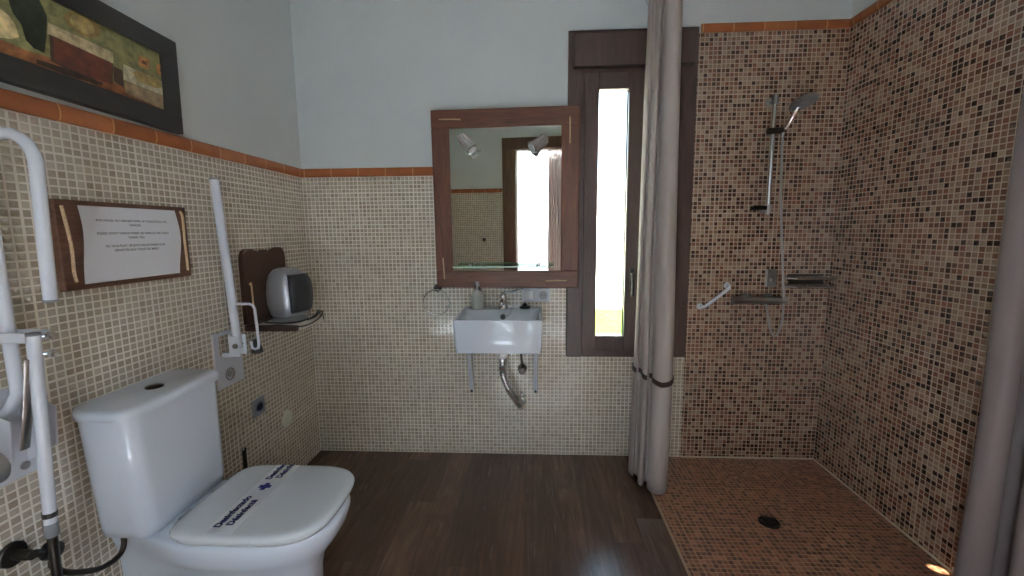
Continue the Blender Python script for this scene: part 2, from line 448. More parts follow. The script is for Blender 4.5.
h = obj('handle', bm, black_pl, None, bevel=.002); h.parent = s1
# door frame
d = bpy.data.objects.new('door_1', None); COL.objects.link(d); d.location = (0, -R, 0); d['kind'] = 'structure'
d['label'] = 'open doorway with brown wooden frame, seen in the mirror'; d['category'] = 'door'
bm = BM()
box(bm, DX0-.03, DX0, -R-.14, -R, 0, DZ); box(bm, DX1, DX1+.03, -R-.14, -R, 0, DZ); box(bm, DX0-.03, DX1+.03, -R-.14, -R, DZ, DZ+.03)
struct('door_lining', bm, door_dark, d, bevel=.003)
for x0, x1, z0, z1 in ((DX0-.165, DX0-.012, 0, DZ+.012), (DX1+.012, DX1+.165, 0, DZ+.012), (DX0-.165, DX1+.165, DZ+.012, DZ+.14)):
    bm = BM(); box(bm, x0, x1, -R, -R+.022, z0, z1); struct('door_casing', bm, door_dark, d, bevel=.004)

bm = BM(); box(bm, DX1-.002, DX1+.038, -R-.98, -R-.145, .008, DZ-.005)
for z0, z1 in ((.12, .95), (1.08, 1.95)):
    box(bm, DX1-.008, DX1-.001, -R-.86, -R-.27, z0, z1)
leaf = struct('door_leaf', bm, plain('white_door_paint', (214,216,216), .4), d, bevel=.004)
bm = BM(); disc(bm, (DX1-.002, -R-.92, 1.02), (-1,0,0), .024, .008); tube(bm, [(DX1, -R-.92, 1.02), (DX1-.045, -R-.92, 1.02), (DX1-.05, -R-.905, 1.02), (DX1-.05, -R-.80, 1.02)], .009)
h = obj('handle', bm, steel_dull, None); h.parent = leaf

# ------------------------------------------------------------------ toilet
TCY = 1.272
t = thing('toilet', 'white ceramic toilet with closed lid against the left wall', 'toilet', (-1.0, TCY, 0))
def outline(z, xb, hb, hm, xf, xm=-.95, n=2.7, cy=TCY, k=22):
    half = []
    for i in range(8):
        x = xb + (xm-xb)*i/8; s = i/8; s = s*s*(3-2*s); half.append((x, hb+(hm-hb)*s))
    for i in range(k+1):
        a = PI/2*i/k
        half.append((xm+(xf-xm)*math.sin(a)**(2/n), hm*max(0, math.cos(a))**(2/n)))
    up = [(x, cy+y, z) for x, y in half]; dn = [(x, cy-y, z) for x, y in reversed(half[:-1])]
    return up+dn
bm = BM()
prof = [(0, .112, .112, -.715), (.02, .110, .110, -.718), (.12, .106, .108, -.716), (.2, .104, .112, -.712), (.245, .104, .120, -.702), (.29, .105, .140, -.672),
        (.325, .108, .166, -.645), (.355, .114, .183, -.628), (.385, .122, .189, -.618), (.402, .124, .190, -.616), (.411, .123, .187, -.62), (.416, .117, .178, -.63)]
loft(bm, [outline(z, -1.283, hb, hm, xf) for z, hb, hm, xf in prof])
obj('bowl', bm, ceramic, t, ang=60)
CY = 1.262
bm = BM(); CX = -1.2
secs = [(.416, .078, .155, .036, .012), (.421, .083, .165, .042, .012), (.45, .0855, .170, .045, .011), (.6, .086, .178, .048, .006), (.785, .0865, .185, .05, 0), (.791, .0855, .184, .05, 0)]
loft(bm, [rrect(-1.288+hx, CY+o_, hx, hy, r, z, 8) for z, hx, hy, r, o_ in secs])
cis = obj('cistern', bm, ceramic, t, ang=60)
bm = BM()
loft(bm, [rrect(-1.289+hx, CY, hx, hy, r, z, 8) for z, hx, hy, r in ((.791, .0865, .187, .05), (.795, .0915, .195, .052), (.813, .0925, .197, .053), (.820, .090, .193, .05), (.824, .083, .184, .044))])
cl = obj('cistern_lid', bm, ceramic, None, ang=60); cl.parent = cis
bm = BM()
disc(bm, (-1.197, CY+.0, .823), (0,0,1), .024, .006); disc(bm, (-1.197, CY+.0, .828), (0,0,1), .018, .003)
fb = obj('flush_button', bm, dark_metal, None); fb.parent = cis
# seat ring and lid
def lid_out(z, s=0.0, xb=-1.075, xf=-.618, hw=.198, cy=1.278):
    pts = []
    N = 64; cx = (xb+xf)/2; hx = (xf-xb)/2 - s; hy = hw - s
    for i in range(N):
        a = 2*PI*i/N; c, sn = math.cos(a), math.sin(a)
        n = 3.6 if c > 0 else 7.5
        x = cx + hx*math.copysign(abs(c)**(2/n), c); y = hy*math.copysign(abs(sn)**(2/n), sn)
        y *= 1 - .05*max(0, -c)**2 - .05*max(0, c)**2
        pts.append((x, cy+y, z))
    return pts
bm = BM(); loft(bm, [lid_out(.416, .016), lid_out(.418, .010), lid_out(.428, .007), lid_out(.431, .012)]); obj('seat', bm, seat_m, t, ang=60)
bm = BM(); loft(bm, [lid_out(.432, .009), lid_out(.434, .002), lid_out(.442, 0), lid_out(.449, .004), lid_out(.453, .014), lid_out(.4545, .03)]); obj('lid', bm, seat_m, t, ang=60)
for sy in (-.07, .07):
    bm = BM(); tube(bm, [(-1.085, TCY+sy-.02, .427), (-1.085, TCY+sy+.02, .427)], .012); obj('hinge', bm, steel_dull, t)
LT = .4546
# hygiene band across the lid
hb = thing('hygiene_paper_band', 'white paper band with blue lettering and cross lying across the toilet lid', 'paper band', (-.9, 1.28, LT))
bm = BM(); box(bm, -.946, -.862, 1.094, 1.462, LT, LT+.0005); obj('paper_strip', bm, plain('thin_band_paper', (214,218,224), .6), hb, smooth=False)
def band_text(y0):
    bm = text_mesh([('Desinfectado', 0, 0, 'LEFT'), ('Désinfecté', .010, -.031, 'LEFT')], .0285, bold=.018, heavy=.055)
    M = Matrix(((0, -1, 0, -.915), (1, 0, 0, y0), (0, 0, 1, LT+.0008), (0, 0, 0, 1)))
    bmesh.ops.transform(bm, matrix=M, verts=bm.verts)
    bmesh.ops.bisect_plane(bm, geom=bm.verts[:]+bm.edges[:]+bm.faces[:], plane_co=(0, 1.464, 0), plane_no=(0, 1, 0), clear_outer=True)
    return bm
obj('lettering', band_text(1.118), blue_ink, hb, smooth=False)
obj('lettering', band_text(1.366), blue_ink, hb, smooth=False)
bm = BM(); cx, cy, q = -.908, 1.325, .0085
for x0, x1, y0, y1 in ((-q*2.4, q*2.4, -q, q), (-q, q, -q*2.4, -q), (-q, q, q, q*2.4)):
    v = [bm.verts.new((cx+x, cy+y, LT+.0009)) for x, y in ((x0,y0),(x1,y0),(x1,y1),(x0,y1))]; bm.faces.new(v)
obj('cross', bm, blue_ink, hb, smooth=False)

# water stop valve and hose beside the toilet
v = thing('stop_valve', 'dark metal water stop valve on the left wall under the support rail', 'valve', (-A, .925, .52))
bm = BM(); disc(bm, (-A, .915, .522), (1,0,0), .030, .012); disc(bm, (-A+.01, .915, .522), (1,0,0), .012, .05); obj('valve_body', bm, dark_metal, v)
bm = BM(); tube(bm, [(-A+.045, .915, .522), (-A+.05, .945, .505), (-A+.056, .962, .495)], [.010, .010, .010]); disc(bm, (-A+.052, .945, .507), (.25,.8,-.45), .021, .03); obj('valve_knob', bm, black_pl, v)
HX = -1.222
bm = BM(); tube(bm, [(-A+.056, .965, .490)] + [atx(x, y, HX) for x, y in ((52, 565), (64, 571.5), (80, 572), (98, 569), (112, 562), (121, 553), (124, 543))] + [(HX, atx(124, 541, HX).y, .4185)], .0075, smooth=8)
tag(obj('water_hose', bm, dark_metal), 'dark flexible hose curving from the wall valve to the cistern', 'hose')

# toilet brush
v = thing('toilet_brush', 'dark toilet brush standing behind the toilet by the left wall', 'toilet brush', (-1.215, 1.66, 0))
bm = BM(); disc(bm, (-1.215, 1.66, 0), (0,0,1), .045, .13, prof=[(.042,0),(.046,.01),(.042,.12),(.034,.13)]); obj('holder', bm, grey_pl, v)
bm = BM(); tube(bm, [(-1.215, 1.66, .12), (-1.215, 1.66, .405)], .0085); obj('brush_handle', bm, dark_metal, v)
bm = BM(); disc(bm, (-1.215, 1.66, .405), (0,0,1), .010, .012); obj('handle_tip', bm, steel, v)

# ------------------------------------------------------------------ support rails
RY = .935
v = thing('support_rail', 'white folded-up U-shaped support rail with leg, nearest on the left wall', 'support rail', (-A, RY, .85))
bm = BM(); prism(bm, [(-A, .74, .70), (-A, 1.005, .70), (-A, 1.005, .86), (-A, .985, .93), (-A, .74, .93)], (1,0,0), .008); obj('wall_plate', bm, enamel, v, bevel=.002)
for yy, zz in ((.965, .728), (.965, .90)):
    bm = BM(); disc(bm, (-A+.008, yy, zz), (1,0,0), .011, .006, n=12); obj('bolt', bm, steel, v)
xt, xb_ = at(37, 170, RY), at(50.5, 300, RY)
xa, xb2 = at(3, 300, RY).x, xt.x
zt = 1.525; rr = (xb2-xa)/2; xc = (xa+xb2)/2
pts = [(xb_.x, RY, xb_.z), (xb_.x*.6+xb2*.4, RY, 1.28), (xb2, RY, zt-rr)]
pts += [(xc+rr*math.cos(a), RY, zt-rr+rr*math.sin(a)) for a in [PI*i/10 for i in range(1, 10)]]
pts += [(xa, RY, zt-rr), (xa, RY, 1.2), (xa, RY, .93)]
pts += [(xa-.012, RY-.012, .892), (xa-.028, RY-.035, .87), (xa-.03, RY-.10, .865)]
bm = BM(); tube(bm, pts, .0132, n=16); obj('rail_tube', bm, enamel, v)
bm = BM(); disc(bm, xb_+Vector((0,0,.002)), (-.05,0,-1), .0138, .007); obj('end_cap', bm, grey_pl, v)
# leg
LY = .92
p0, p1 = at(33, 334, LY), at(51, 527, LY)
bm = BM(); tube(bm, [p0, p1], .0130, n=16); leg = obj('leg', bm, enamel, v)
bm = BM(); disc(bm, p0-Vector((0,0,.004)), (0,0,1), .0134, .007); c = obj('leg_cap', bm, grey_pl, None); c.parent = leg
bm = BM(); tube(bm, [p0.lerp(p1, .915), p0.lerp(p1, .94)], .0146, n=16); c = obj('leg_ring', bm, black_pl, None); c.parent = leg
bm = BM(); tube(bm, [p1+Vector((0,0,.012)), p1-Vector((0,0,.022))], .0140, n=16); c = obj('leg_sleeve', bm, grey_pl, None); c.parent = leg
bm = BM(); tube(bm, [p1-Vector((0,0,.01)), Vector((p1.x-.02, LY, .012))], .0102, n=14); disc(bm, (p1.x-.02, LY, 0), (0,0,1), .022, .014); c = obj('leg_extension', bm, dark_metal, None); c.parent = leg
bm = BM()
box(bm, xa-.03, p0.x, RY-.022, RY-.018, 1.055, 1.08); box(bm, xa-.03, p0.x, RY+.018, RY+.022, 1.055, 1.08)
obj('clevis', bm, enamel, v, bevel=.003)
for yy, zz in ((LY+.02, 1.068), (LY+.02, 1.026)):
    bm = BM(); tube(bm, [(p0.x, yy-.012, zz), (p0.x+.02, yy+.004, zz)], .005); disc(bm, (p0.x+.013, yy-.002, zz), (1,.3,0), .0095, .012, n=8); obj('bolt', bm, steel, v)
bm = BM(); tube(bm, [(-1.155, RY-.024, 1.02), (-1.178, RY-.024, .90), (-1.205, RY-.022, .80)], .011, n=10, flat=.35)
obj('strut', bm, steel_dull, v)
bm = BM()
for yy in (RY-.055, RY+.04): prism(bm, [(-A+.006, yy, .73), (-1.2, yy, .78), (-1.19, yy, .88), (-A+.006, yy, .92)], (0,1,0), .006)
obj('hinge_bracket', bm, enamel, v, bevel=.002)

bm = BM(); rc = atx(-4, 466, -1.165)
bm = BM(); tube(bm, [(-1.165, rc.y-.12, rc.z), (-1.165, rc.y, rc.z)], .038, n=24)
v = thing('paper_roll_holder', 'brushed steel toilet paper holder at the left edge below the support rail', 'toilet paper holder', (-A, .76, .80))
obj('roll_cover', bm, steel_dull, v, bevel=.004)
bm = BM(); tube(bm, [(-A, rc.y-.1, rc.z), (-1.2, rc.y-.1, rc.z)], .012); disc(bm, (-A+.008, rc.y-.1, rc.z), (1,0,0), .026, .008); obj('wall_arm', bm, steel_dull, v)

v = thing('support_rail', 'white straight support rail folded up between toilet and wooden shelf', 'support rail', (-A, 1.70, .80))
bm = BM()
prism(bm, [(-A, 1.64, .665), (-A, 1.80, .665), (-A, 1.80, .80), (-A, 1.64, .80)], (1,0,0), .006)
box(bm, -A, -A+.006, 1.64, 1.668, .80, .90); box(bm, -A, -A+.006, 1.735, 1.80, .80, .90); box(bm, -A, -A+.006, 1.668, 1.735, .885, .90)
obj('wall_plate', bm, enamel, v)
bm = BM()
for yy in (1.676, 1.718): box(bm, -1.252, -1.206, yy, yy+.005, .80, .885)
box(bm, -A+.004, -1.245, 1.68, 1.72, .795, .815)
obj('hinge_bracket', bm, enamel, v, bevel=.003)
bm = BM(); disc(bm, (-1.222, 1.676, .845), (0,-1,0), .011, .006, n=12); tube(bm, [(-1.222, 1.67, .845), (-1.222, 1.73, .845)], .006); obj('bolt', bm, steel_dull, v)
for yy, zz in ((1.715, .715),):
    bm = BM(); ring(bm, (-A+.007, yy, zz), (1,0,0), .024, .003); disc(bm, (-A+.006, yy, zz), (1,0,0), .014, .004, n=12); obj('bolt_ring', bm, steel_dull, v)
bm = BM(); tube(bm, [(-1.228, 1.70, .83), (-1.240, 1.70, 1.1), (-1.256, 1.69, 1.512)], .017, n=16); obj('rail_tube', bm, enamel, v)
bm = BM(); disc(bm, (-1.256, 1.69, 1.512), (-.03,0,1), .0175, .008); obj('end_cap', bm, grey_pl, v)
bm = BM()
q0 = [(-1.235, 1.70, 1.016), (-1.165, 1.70, 1.016), (-1.150, 1.70, 1.010), (-1.143, 1.70, .995), (-1.138, 1.70, .85), (-1.142, 1.70, .832), (-1.155, 1.70, .826), (-1.168, 1.70, .832), (-1.171, 1.70, .86)]
tube(bm, q0, .0058, n=10); obj('paper_hook', bm, enamel, v)

# ------------------------------------------------------------------ left wall things
v = thing('framed_picture', 'kitchen still life in a wide black frame above the terracotta trim', 'picture', (-A, 1.15, 1.83))
py0, py1, pz0, pz1 = .58, 1.572, 1.660, 1.975; fwid = .064
for n_, (y0, y1, z0, z1) in (('a', (py0, py1, pz1-fwid, pz1)), ('b', (py0, py1, pz0, pz0+fwid)), ('c', (py0, py0+fwid, pz0+fwid, pz1-fwid)), ('d', (py1-fwid, py1, pz0+fwid, pz1-fwid))):
    bm = BM(); box(bm, -A+.002, -A+.028, y0, y1, z0, z1); obj('frame_rail', bm, black_wood, v, bevel=.002)
cols = dict(green=(120,118,76), cream=(196,176,128), plant=(38,46,30), shelf=(176,160,124), chest=(98,52,36), counter=(134,84,48), gold=(134,108,58), pale=(160,140,86), dark=(62,44,34), stove=(186,180,152), stove2=(150,128,98), tile=(170,116,66))
keys = list(cols)
pm = [plain('paint_'+k, c, .6, noise=.22, nscale=45) for k, c in cols.items()]
bm = BM()
def poly(k, pts, lvl):
    vs = []
    for zx, zy in pts:
        P = atx(zx/3.2, zy/3.2, -A+.016)
        vs.append(bm.verts.new((-A+.016+.00025*lvl, P.y, P.z)))
    bm.faces.new(vs).material_index = keys.index(k)
vs = [bm.verts.new((-A+.016, y, z)) for y, z in ((py0+fwid, pz0+fwid), (py1-fwid, pz0+fwid), (py1-fwid, pz1-fwid), (py0+fwid, pz1-fwid))]
bm.faces.new(vs).material_index = 0
poly('counter', [(-30,125),(80,170),(200,205),(360,262),(400,285),(515,332),(519,350),(420,318),(280,270),(120,220),(-30,170)], 1)
poly('dark', [(120,200),(240,235),(330,270),(330,280),(220,250),(120,215)], 2)
poly('plant', [(20,-10),(60,-30),(120,0),(150,60),(150,130),(145,180),(110,165),(85,140),(70,90),(40,50)], 2)
poly('cream', [(-30,30),(0,40),(30,62),(52,95),(64,130),(40,138),(-30,130)], 3)
poly('dark', [(158,118),(180,128),(362,205),(362,275),(395,290),(385,255),(365,230),(362,280),(240,240),(165,205)][:4]+[(240,240),(165,205)], 3)
poly('chest', [(170,125),(358,204),(358,275),(250,240),(175,200)], 4)
poly('shelf', [(152,80),(362,172),(362,207),(152,116)], 5)
for rx, ry, k_, lv in ((58,34,'gold',3), (40,26,'pale',4)):
    poly(k_, [(262+rx*math.cos(2*PI*i/18), 84+ry*math.sin(2*PI*i/18)+.42*rx*math.cos(2*PI*i/18)) for i in range(18)], lv)
poly('dark', [(362,215),(392,228),(398,285),(365,262)], 3)
poly('stove', [(394,208),(523,262),(523,306),(396,258)], 4)
poly('stove2', [(400,262),(523,308),(523,350),(402,300)], 4)
poly('pale', [(424,232),(440,228),(510,256),(518,280),(500,283),(440,262)], 5)
for x0, x1, s_ in ((442, 475, 12), (500, 522, 8)):
    yy = 178 + (x0-442)*.42
    poly('tile', [(x0, yy), (x1, yy+s_), (x1, yy+s_+33), (x0, yy+33)], 4)
    poly('chest', [(x0+10, yy+15), (x1-8, yy+s_+8), (x1-8, yy+s_+20), (x0+10, yy+25)], 5)
obj('painting', bm, pm, v, smooth=False)
v.rotation_euler = (math.radians(-1.2), 0, 0); v.location.z += .007

v = thing('wall_sign', 'wooden board with printed white notice and two rope strips on the left wall', 'sign', (-A, 1.35, 1.27))
sy0, sy1, sz0, sz1 = 1.106, 1.545, 1.148, 1.397
bm = BM(); box(bm, -A+.001, -A+.022, sy0, sy1, sz0, sz1); obj('board', bm, rustic_y, v, bevel=.003)
SX = -A+.0235
bm = BM()
n = 16; L_, R_ = [], []
for i in range(n+1):
    f = i/n; z = 1.383 - .22*f
    wv = .012*math.sin(f*2*PI*.9+.3)
    L_.append((SX, 1.164+wv*.2-.0+.006*math.sin(f*PI*1.3), z)); R_.append((SX, 1.500+.010*math.sin(f*PI*1.6-.5), z+.001))
vl = [bm.verts.new(p) for p in L_]; vr = [bm.verts.new(p) for p in R_]
for i in range(n): bm.faces.new((vl[i], vr[i], vr[i+1], vl[i+1]))
po = obj('paper_notice', bm, paper_m, v, smooth=False); po.modifiers.new('s', 'SOLIDIFY').thickness = .0008
lines = [('POR FAVOR, NO ARROJEN PAPEL NI TOALLITAS AL WC.', 0, .057, 'CENTER'), ('GRACIAS', 0, .044, 'CENTER'),
         ("PLEASE, DON'T THROW PAPER OR WIPES IN THE TOILET", 0, .019, 'CENTER'), ('THANK YOU', 0, .006, 'CENTER'),
         ("S'IL VOUS PLAIT, NE JETEZ PAS DE PAPIER NI DE", 0, -.019, 'CENTER'), ('SERVIETTES AUX TOILETTES, MERCI', 0, -.032, 'CENTER')]
bm = text_mesh(lines, .0098)
M = Matrix(((0, 0, 1, SX+.0010), (1, 0, 0, 1.335), (0, 1, 0, 1.283), (0, 0, 0, 1)))
bmesh.ops.transform(bm, matrix=M, verts=bm.verts)
obj('lettering', bm, ink, v, smooth=False)
for pts in ([(1.122, 1.380), (1.126, 1.35), (1.134, 1.27), (1.132, 1.20), (1.136, 1.172)], [(1.517, 1.382), (1.527, 1.36), (1.525, 1.28), (1.526, 1.20), (1.525, 1.17)]):
    bm = BM(); tube(bm, [(-A+.025, y, z) for y, z in pts], .0042, n=8, smooth=6); obj('rope_strip', bm, rope_m, v)

# wooden shelf with scalloped back board
v = thing('wooden_wall_shelf', 'dark wooden shelf with scalloped back board beside the far support rail', 'shelf', (-A, 2.0, .9))
BY0, BY1, BZ0, BZ1 = 1.835, 2.16, .90, 1.212
bm = BM(); top = []
for i in range(41):
    f = i/40; y = BY0 + (BY1-BY0)*f
    z = BZ1 + .018*abs(math.cos(f*PI*1.5*1.0*2/1.0*.5*1.0)) if False else BZ1
    # two broad shoulders and a small crest between two dips
    z += .022*max(0, math.cos((f-.16)/.2*PI/2) if abs(f-.16) < .2 else 0)
    z += .022*max(0, math.cos((f-.84)/.2*PI/2) if abs(f-.84) < .2 else 0)
    z += .014*max(0, math.cos((f-.5)/.11*PI/2) if abs(f-.5) < .11 else 0)
    if f < .06: z -= .03*(1-f/.06)**2
    if f > .94: z -= .03*((f-.94)/.06)**2
    top.append((-A+.001, y, z))
prism(bm, [(-A+.001, BY0+.015, BZ0)] + top + [(-A+.001, BY1-.015, BZ0)] if False else [(-A+.001, BY1, BZ0), (-A+.001, BY0, BZ0)] + top, (1,0,0), .020)
obj('back_board', bm, plain('dark_shelf_wood', (66,40,28), .5, noise=.18, nscale=14, bump=.1), v, ang=50)
SHX = -1.055
bm = BM(); box(bm, -A+.001, SHX, 1.838, 2.10, .868, .893); obj('shelf_plank', bm, plain('dark_plank_wood', (58,38,28), .5, noise=.18, nscale=14), v, bevel=.003)
bm = BM(); tube(bm, [(-A+.0245, 1.862, 1.075), (-A+.026, 1.868, 1.082), (-A+.0245, 1.875, 1.07), (-A+.0245, 1.877, .99), (-A+.0245, 1.880, .90)], .0038, n=8, smooth=5); obj('rope_strip', bm, rope_m, v)

# cloth on the shelf, heater, cord and plug
bm = BM()
rows = []
for y in (1.86, 1.90, 1.95, 2.0, 2.05, 2.085):
    o_ = .002*math.sin(y*60)
    rows.append([(x, y, z+o_*0) for x, z in ((-1.25, .8945), (-1.2, .8945), (-1.08, .8945), (-1.056, .8940), (-1.0525+o_, .888), (-1.0515+o_, .868))])
loft(bm, rows, closed=False)
cl = obj('paper_doily', bm, plain('white_cloth', (222,216,206), .8)); cl.modifiers.new('s', 'SOLIDIFY').thickness = .0012
tag(cl, 'white cloth under the heater hanging over the front of the wooden shelf', 'cloth')

HZ = .8965
ha = math.radians(-13)
v = thing('fan_heater', 'silver fan heater with black grille on the wooden wall shelf', 'heater', (-1.168, 1.965, HZ), (0, 0, ha))
def hsec(z, dx0, dx1, hy, r):   # local: +x is the front
    return rrect((dx0*.72+dx1)/2, 0, (dx1-dx0*.72)/2, hy*.94, min(r, hy*.9), z*1.06, 7)
bm = BM()
loft(bm, [hsec(*q) for q in ((.022, -.055, .072, .066, .04), (.03, -.064, .084, .076, .045), (.07, -.074, .094, .088, .05), (.12, -.076, .095, .092, .052), (.17, -.07, .088, .088, .05), (.205, -.058, .076, .078, .045), (.224, -.04, .058, .06, .035), (.232, -.018, .035, .035, .017))])
obj('housing', bm, silver_pl, v, world=False, ang=70)
bm = BM(); loft(bm, [hsec(0, -.06, .082, .078, .05), hsec(.006, -.062, .086, .081, .05), hsec(.014, -.055, .078, .074, .05), hsec(.024, -.04, .06, .055, .04)]); obj('foot_base', bm, silver_pl, v, world=False, ang=70)
bm = BM()
rings_ = []
for z, x, hy in ((.040, .088, .054), (.048, .0965, .062), (.1, .102, .068), (.14, .102, .069), (.185, .0935, .064), (.204, .086, .058), (.208, .076, .052)):
    z *= 1.05; hy *= 1.02
    rings_.append([(x-.012, -hy, z), (x, -hy*.92, z), (x+.004, -hy*.4, z), (x+.005, 0, z), (x+.004, hy*.4, z), (x, hy*.92, z), (x-.012, hy, z)])
gl = loft(bm, rings_, closed=False)
k_ = NT('black_grille'); q_, vv_ = k_.xyz()
st = k_.math('FRACT', k_.math('MULTIPLY', q_[2], 160)); k_.put(k_.p.inputs['Base Color'], k_.ramp(st, [(0, (16,17,19)), (.5, (40,42,46))])); k_.p.inputs['Roughness'].default_value = .5
obj('grille', bm, k_.m, v, world=False, ang=60).modifiers.new('s', 'SOLIDIFY').thickness = .006
for yy, xx in ((-.025, 0), (.02, .01)):
    bm = BM(); disc(bm, (xx, yy, .242), (0,0,1), .010, .007, n=16); obj('control_knob', bm, grey_pl, v, world=False)

v = thing('power_cord', 'black heater cord coiled on the shelf with its plug hanging below', 'cord', (-1.14, 2.1, .9))
bm = BM()
pts = [(-1.22, 1.88, .9005), (-1.15, 1.868, .9005), (-1.085, 1.88, .9005), (-1.066, 1.94, .9005), (-1.064, 2.02, .904), (-1.062, 2.065, .925), (-1.07, 2.07, .91), (-1.060, 2.02, .8995), (-1.062, 1.95, .8995), (-1.058, 2.0, .903), (-1.052, 2.075, .918), (-1.048, 2.05, .895), (-1.046, 1.96, .882), (-1.048, 1.87, .885), (-1.07, 1.83, .895), (-1.14, 1.822, .90), (-1.20, 1.808, .88), (-1.215, 1.80, .85)]
tube(bm, pts, .0036, n=8, smooth=8); obj('cable', bm, black_pl, v)
bm = BM(); loft(bm, [rrect(-1.215, 1.80, a, b, min(a,b)*.6, z, 4) for z, a, b in ((.846, .007, .007), (.835, .010, .010), (.80, .020, .018), (.785, .021, .019), (.782, .019, .017))]); obj('plug', bm, black_pl, v)

v = thing('wall_outlet', 'grey square outlet plate low on the left wall behind the toilet', 'outlet', (-A, 1.88, .5))
bm = BM(); box(bm, -A, -A+.009, 1.84, 1.922, .458, .542); obj('plate', bm, plain('blue_grey_plate', (128,134,142), .35, metal=.3), v, bevel=.003)
bm = BM(); disc(bm, (-A+.009, 1.882, .5), (1,0,0), .022, .002, prof=[(.022,0),(.022,.002),(.018,.002),(.017,-.004)]); obj('socket', bm, plain('blue_socket', (62,78,118), .4), v)
bm = BM(); disc(bm, (-A, 2.1, .343), (1,0,0), .045, .006, n=36, prof=[(.045,0),(.045,.003),(.042,.005),(.02,.006)])
tag(obj('wall_cover', bm, plain('offwhite_cover', (206,206,192), .5)), 'round off-white blank cover low on the left wall', 'cover plate')

# ------------------------------------------------------------------ mirror
MY = 2.355
P0, P1 = at(430, 110, MY), at(578, 288, MY)
MC = Vector(((P0.x+P1.x)/2+.0, MY, (P0.z+P1.z)/2))
MW, MH = (P1.x-P0.x), (P0.z-P1.z)
MROT = (math.radians(1.5), 0, math.radians(-2.5))
v = thing('wall_mirror', 'wide rustic wooden framed mirror over the sink beside the window', 'mirror', MC, MROT)
hx, hz, rw_ = MW/2, MH/2, .094
for nm, (x0, x1, z0, z1), m_ in (('t', (-hx, hx, hz-rw_, hz), rustic_h), ('b', (-hx, hx, -hz, -hz+rw_), rustic_h), ('l', (-hx, -hx+rw_, -hz+rw_, hz-rw_), rustic_v), ('r', (hx-rw_, hx, -hz+rw_, hz-rw_), rustic_v)):
    bm = BM(); box(bm, x0, x1, 0, .030, z0, z1); obj('frame_rail', bm, m_, v, world=False, bevel=.004)
bm = BM(); box(bm, -hx+rw_-.004, hx-rw_+.004, .010, .016, -hz+rw_-.004, hz-rw_+.004); obj('mirror_glass', bm, mirror_m, v, world=False, smooth=False)
for (x0, z0, x1, z1) in ((-hx+.045, hz-.048, -hx+.16, hz-.052), (hx-.052, hz-.055, hx-.050, hz-.185), (-hx+.046, -hz+.05, -hx+.042, -hz+.165), (hx-.175, -hz+.040, hx-.06, -hz+.042)):
    bm = BM(); tube(bm, [(x0, .0, z0), (x0+(x1-x0)*.05, -.004, z0+(z1-z0)*.05), (x0+(x1-x0)*.5, -.005, z0+(z1-z0)*.5+.001), (x0+(x1-x0)*.95, -.004, z0+(z1-z0)*.95), (x1, 0, z1)], .0036, n=8); obj('rope_strip', bm, rope_m, v, world=False)
MM = Matrix.Translation(MC) @ Euler(MROT).to_matrix().to_4x4()

def spot(px, py, dirv, label):
    c = at(px, py, MY-.055)
    loc = MM.inverted() @ c
    v = thing('mirror_spotlight', label, 'spotlight', c, MROT, group='clip-on spotlights on the mirror')
    dv = Vector(dirv).normalized()
    bm = BM()
    prof = [(.012, -.058), (.021, -.054), (.024, -.044), (.024, .014), (.028, .018), (.028, .030), (.025, .033)]
    disc(bm, (0,0,0), dv, 1, 1, prof=prof); obj('lamp_head', bm, satin, v, world=False)
    bm = BM(); disc(bm, dv*.030, dv, 1, 1, prof=[(.030, 0), (.033, .004), (.033, .012), (.029, .015)]); obj('lamp_rim', bm, satin, v, world=False)
    bm = BM(); disc(bm, dv*.0435, dv, .023, .003); obj('bulb_lens', bm, plain('lamp_lens', (196,200,200), .15), v, world=False)
    bm = BM(); tube(bm, [(0, .0, 0), (0, .03, .004), (0, .055-.0, .004)], .006); disc(bm, (0, .053, .004), (0,1,0), .018, .010); obj('mounting_arm', bm, steel, v, world=False)
    return v
spot(467, 144, (.62, -.25, -.70), 'chrome spotlight clipped to the mirror at its upper left')
spot(538, 143, (-.62, -.35, -.52), 'chrome spotlight clipped to the mirror at its upper right')

# glass shelf in front of the mirror
GZ = 1.115
v = thing('glass_shelf', 'clear greenish glass shelf in front of the mirror bottom', 'shelf', (-.16, 2.3, GZ))
gy1 = 2.352
bm = BM(); box(bm, -.43, .10, gy1-.085, gy1, GZ, GZ+.005); obj('glass_plate', bm, shelf_glass, v, smooth=False)
bm = BM(); box(bm, -.43, .10, gy1-.0862, gy1-.085, GZ, GZ+.005); obj('plate_edge', bm, edge_glass, v, smooth=False)
for xx in (-.345, .02):
    bm = BM(); disc(bm, (xx, gy1-.02, GZ-.004), (0,0,1), .010, .018, n=14); tube(bm, [(xx, gy1-.02, GZ-.001), (xx, gy1+.012, GZ-.001)], .005); obj('bracket', bm, steel, v)

# double outlet
v = thing('wall_outlet', 'white double wall outlet just right of the tap under the mirror', 'outlet', (.01, D, .945))
bm = BM(); box(bm, -.070, .088, D-.010, D, .907, .986); obj('plate', bm, plain('pale_grey_plate', (196,202,210), .35), v, bevel=.004)
bm = BM(); box(bm, -.058, -.004, D-.014, D-.009, .922, .971); obj('switch', bm, white_pl, v, bevel=.003)
bm = BM(); ring(bm, (.049, D-.0105, .946), (0,1,0), .022, .002); disc(bm, (.049, D-.0106, .946), (0,-1,0), .019, .001)
for s_ in (-.008, .008): disc(bm, (.049+s_, D-.0115, .946), (0,-1,0), .0028, .0012, n=8, mi=1)
obj('socket', bm, [plain('socket_grey', (150,154,160), .4), black_pl], v)

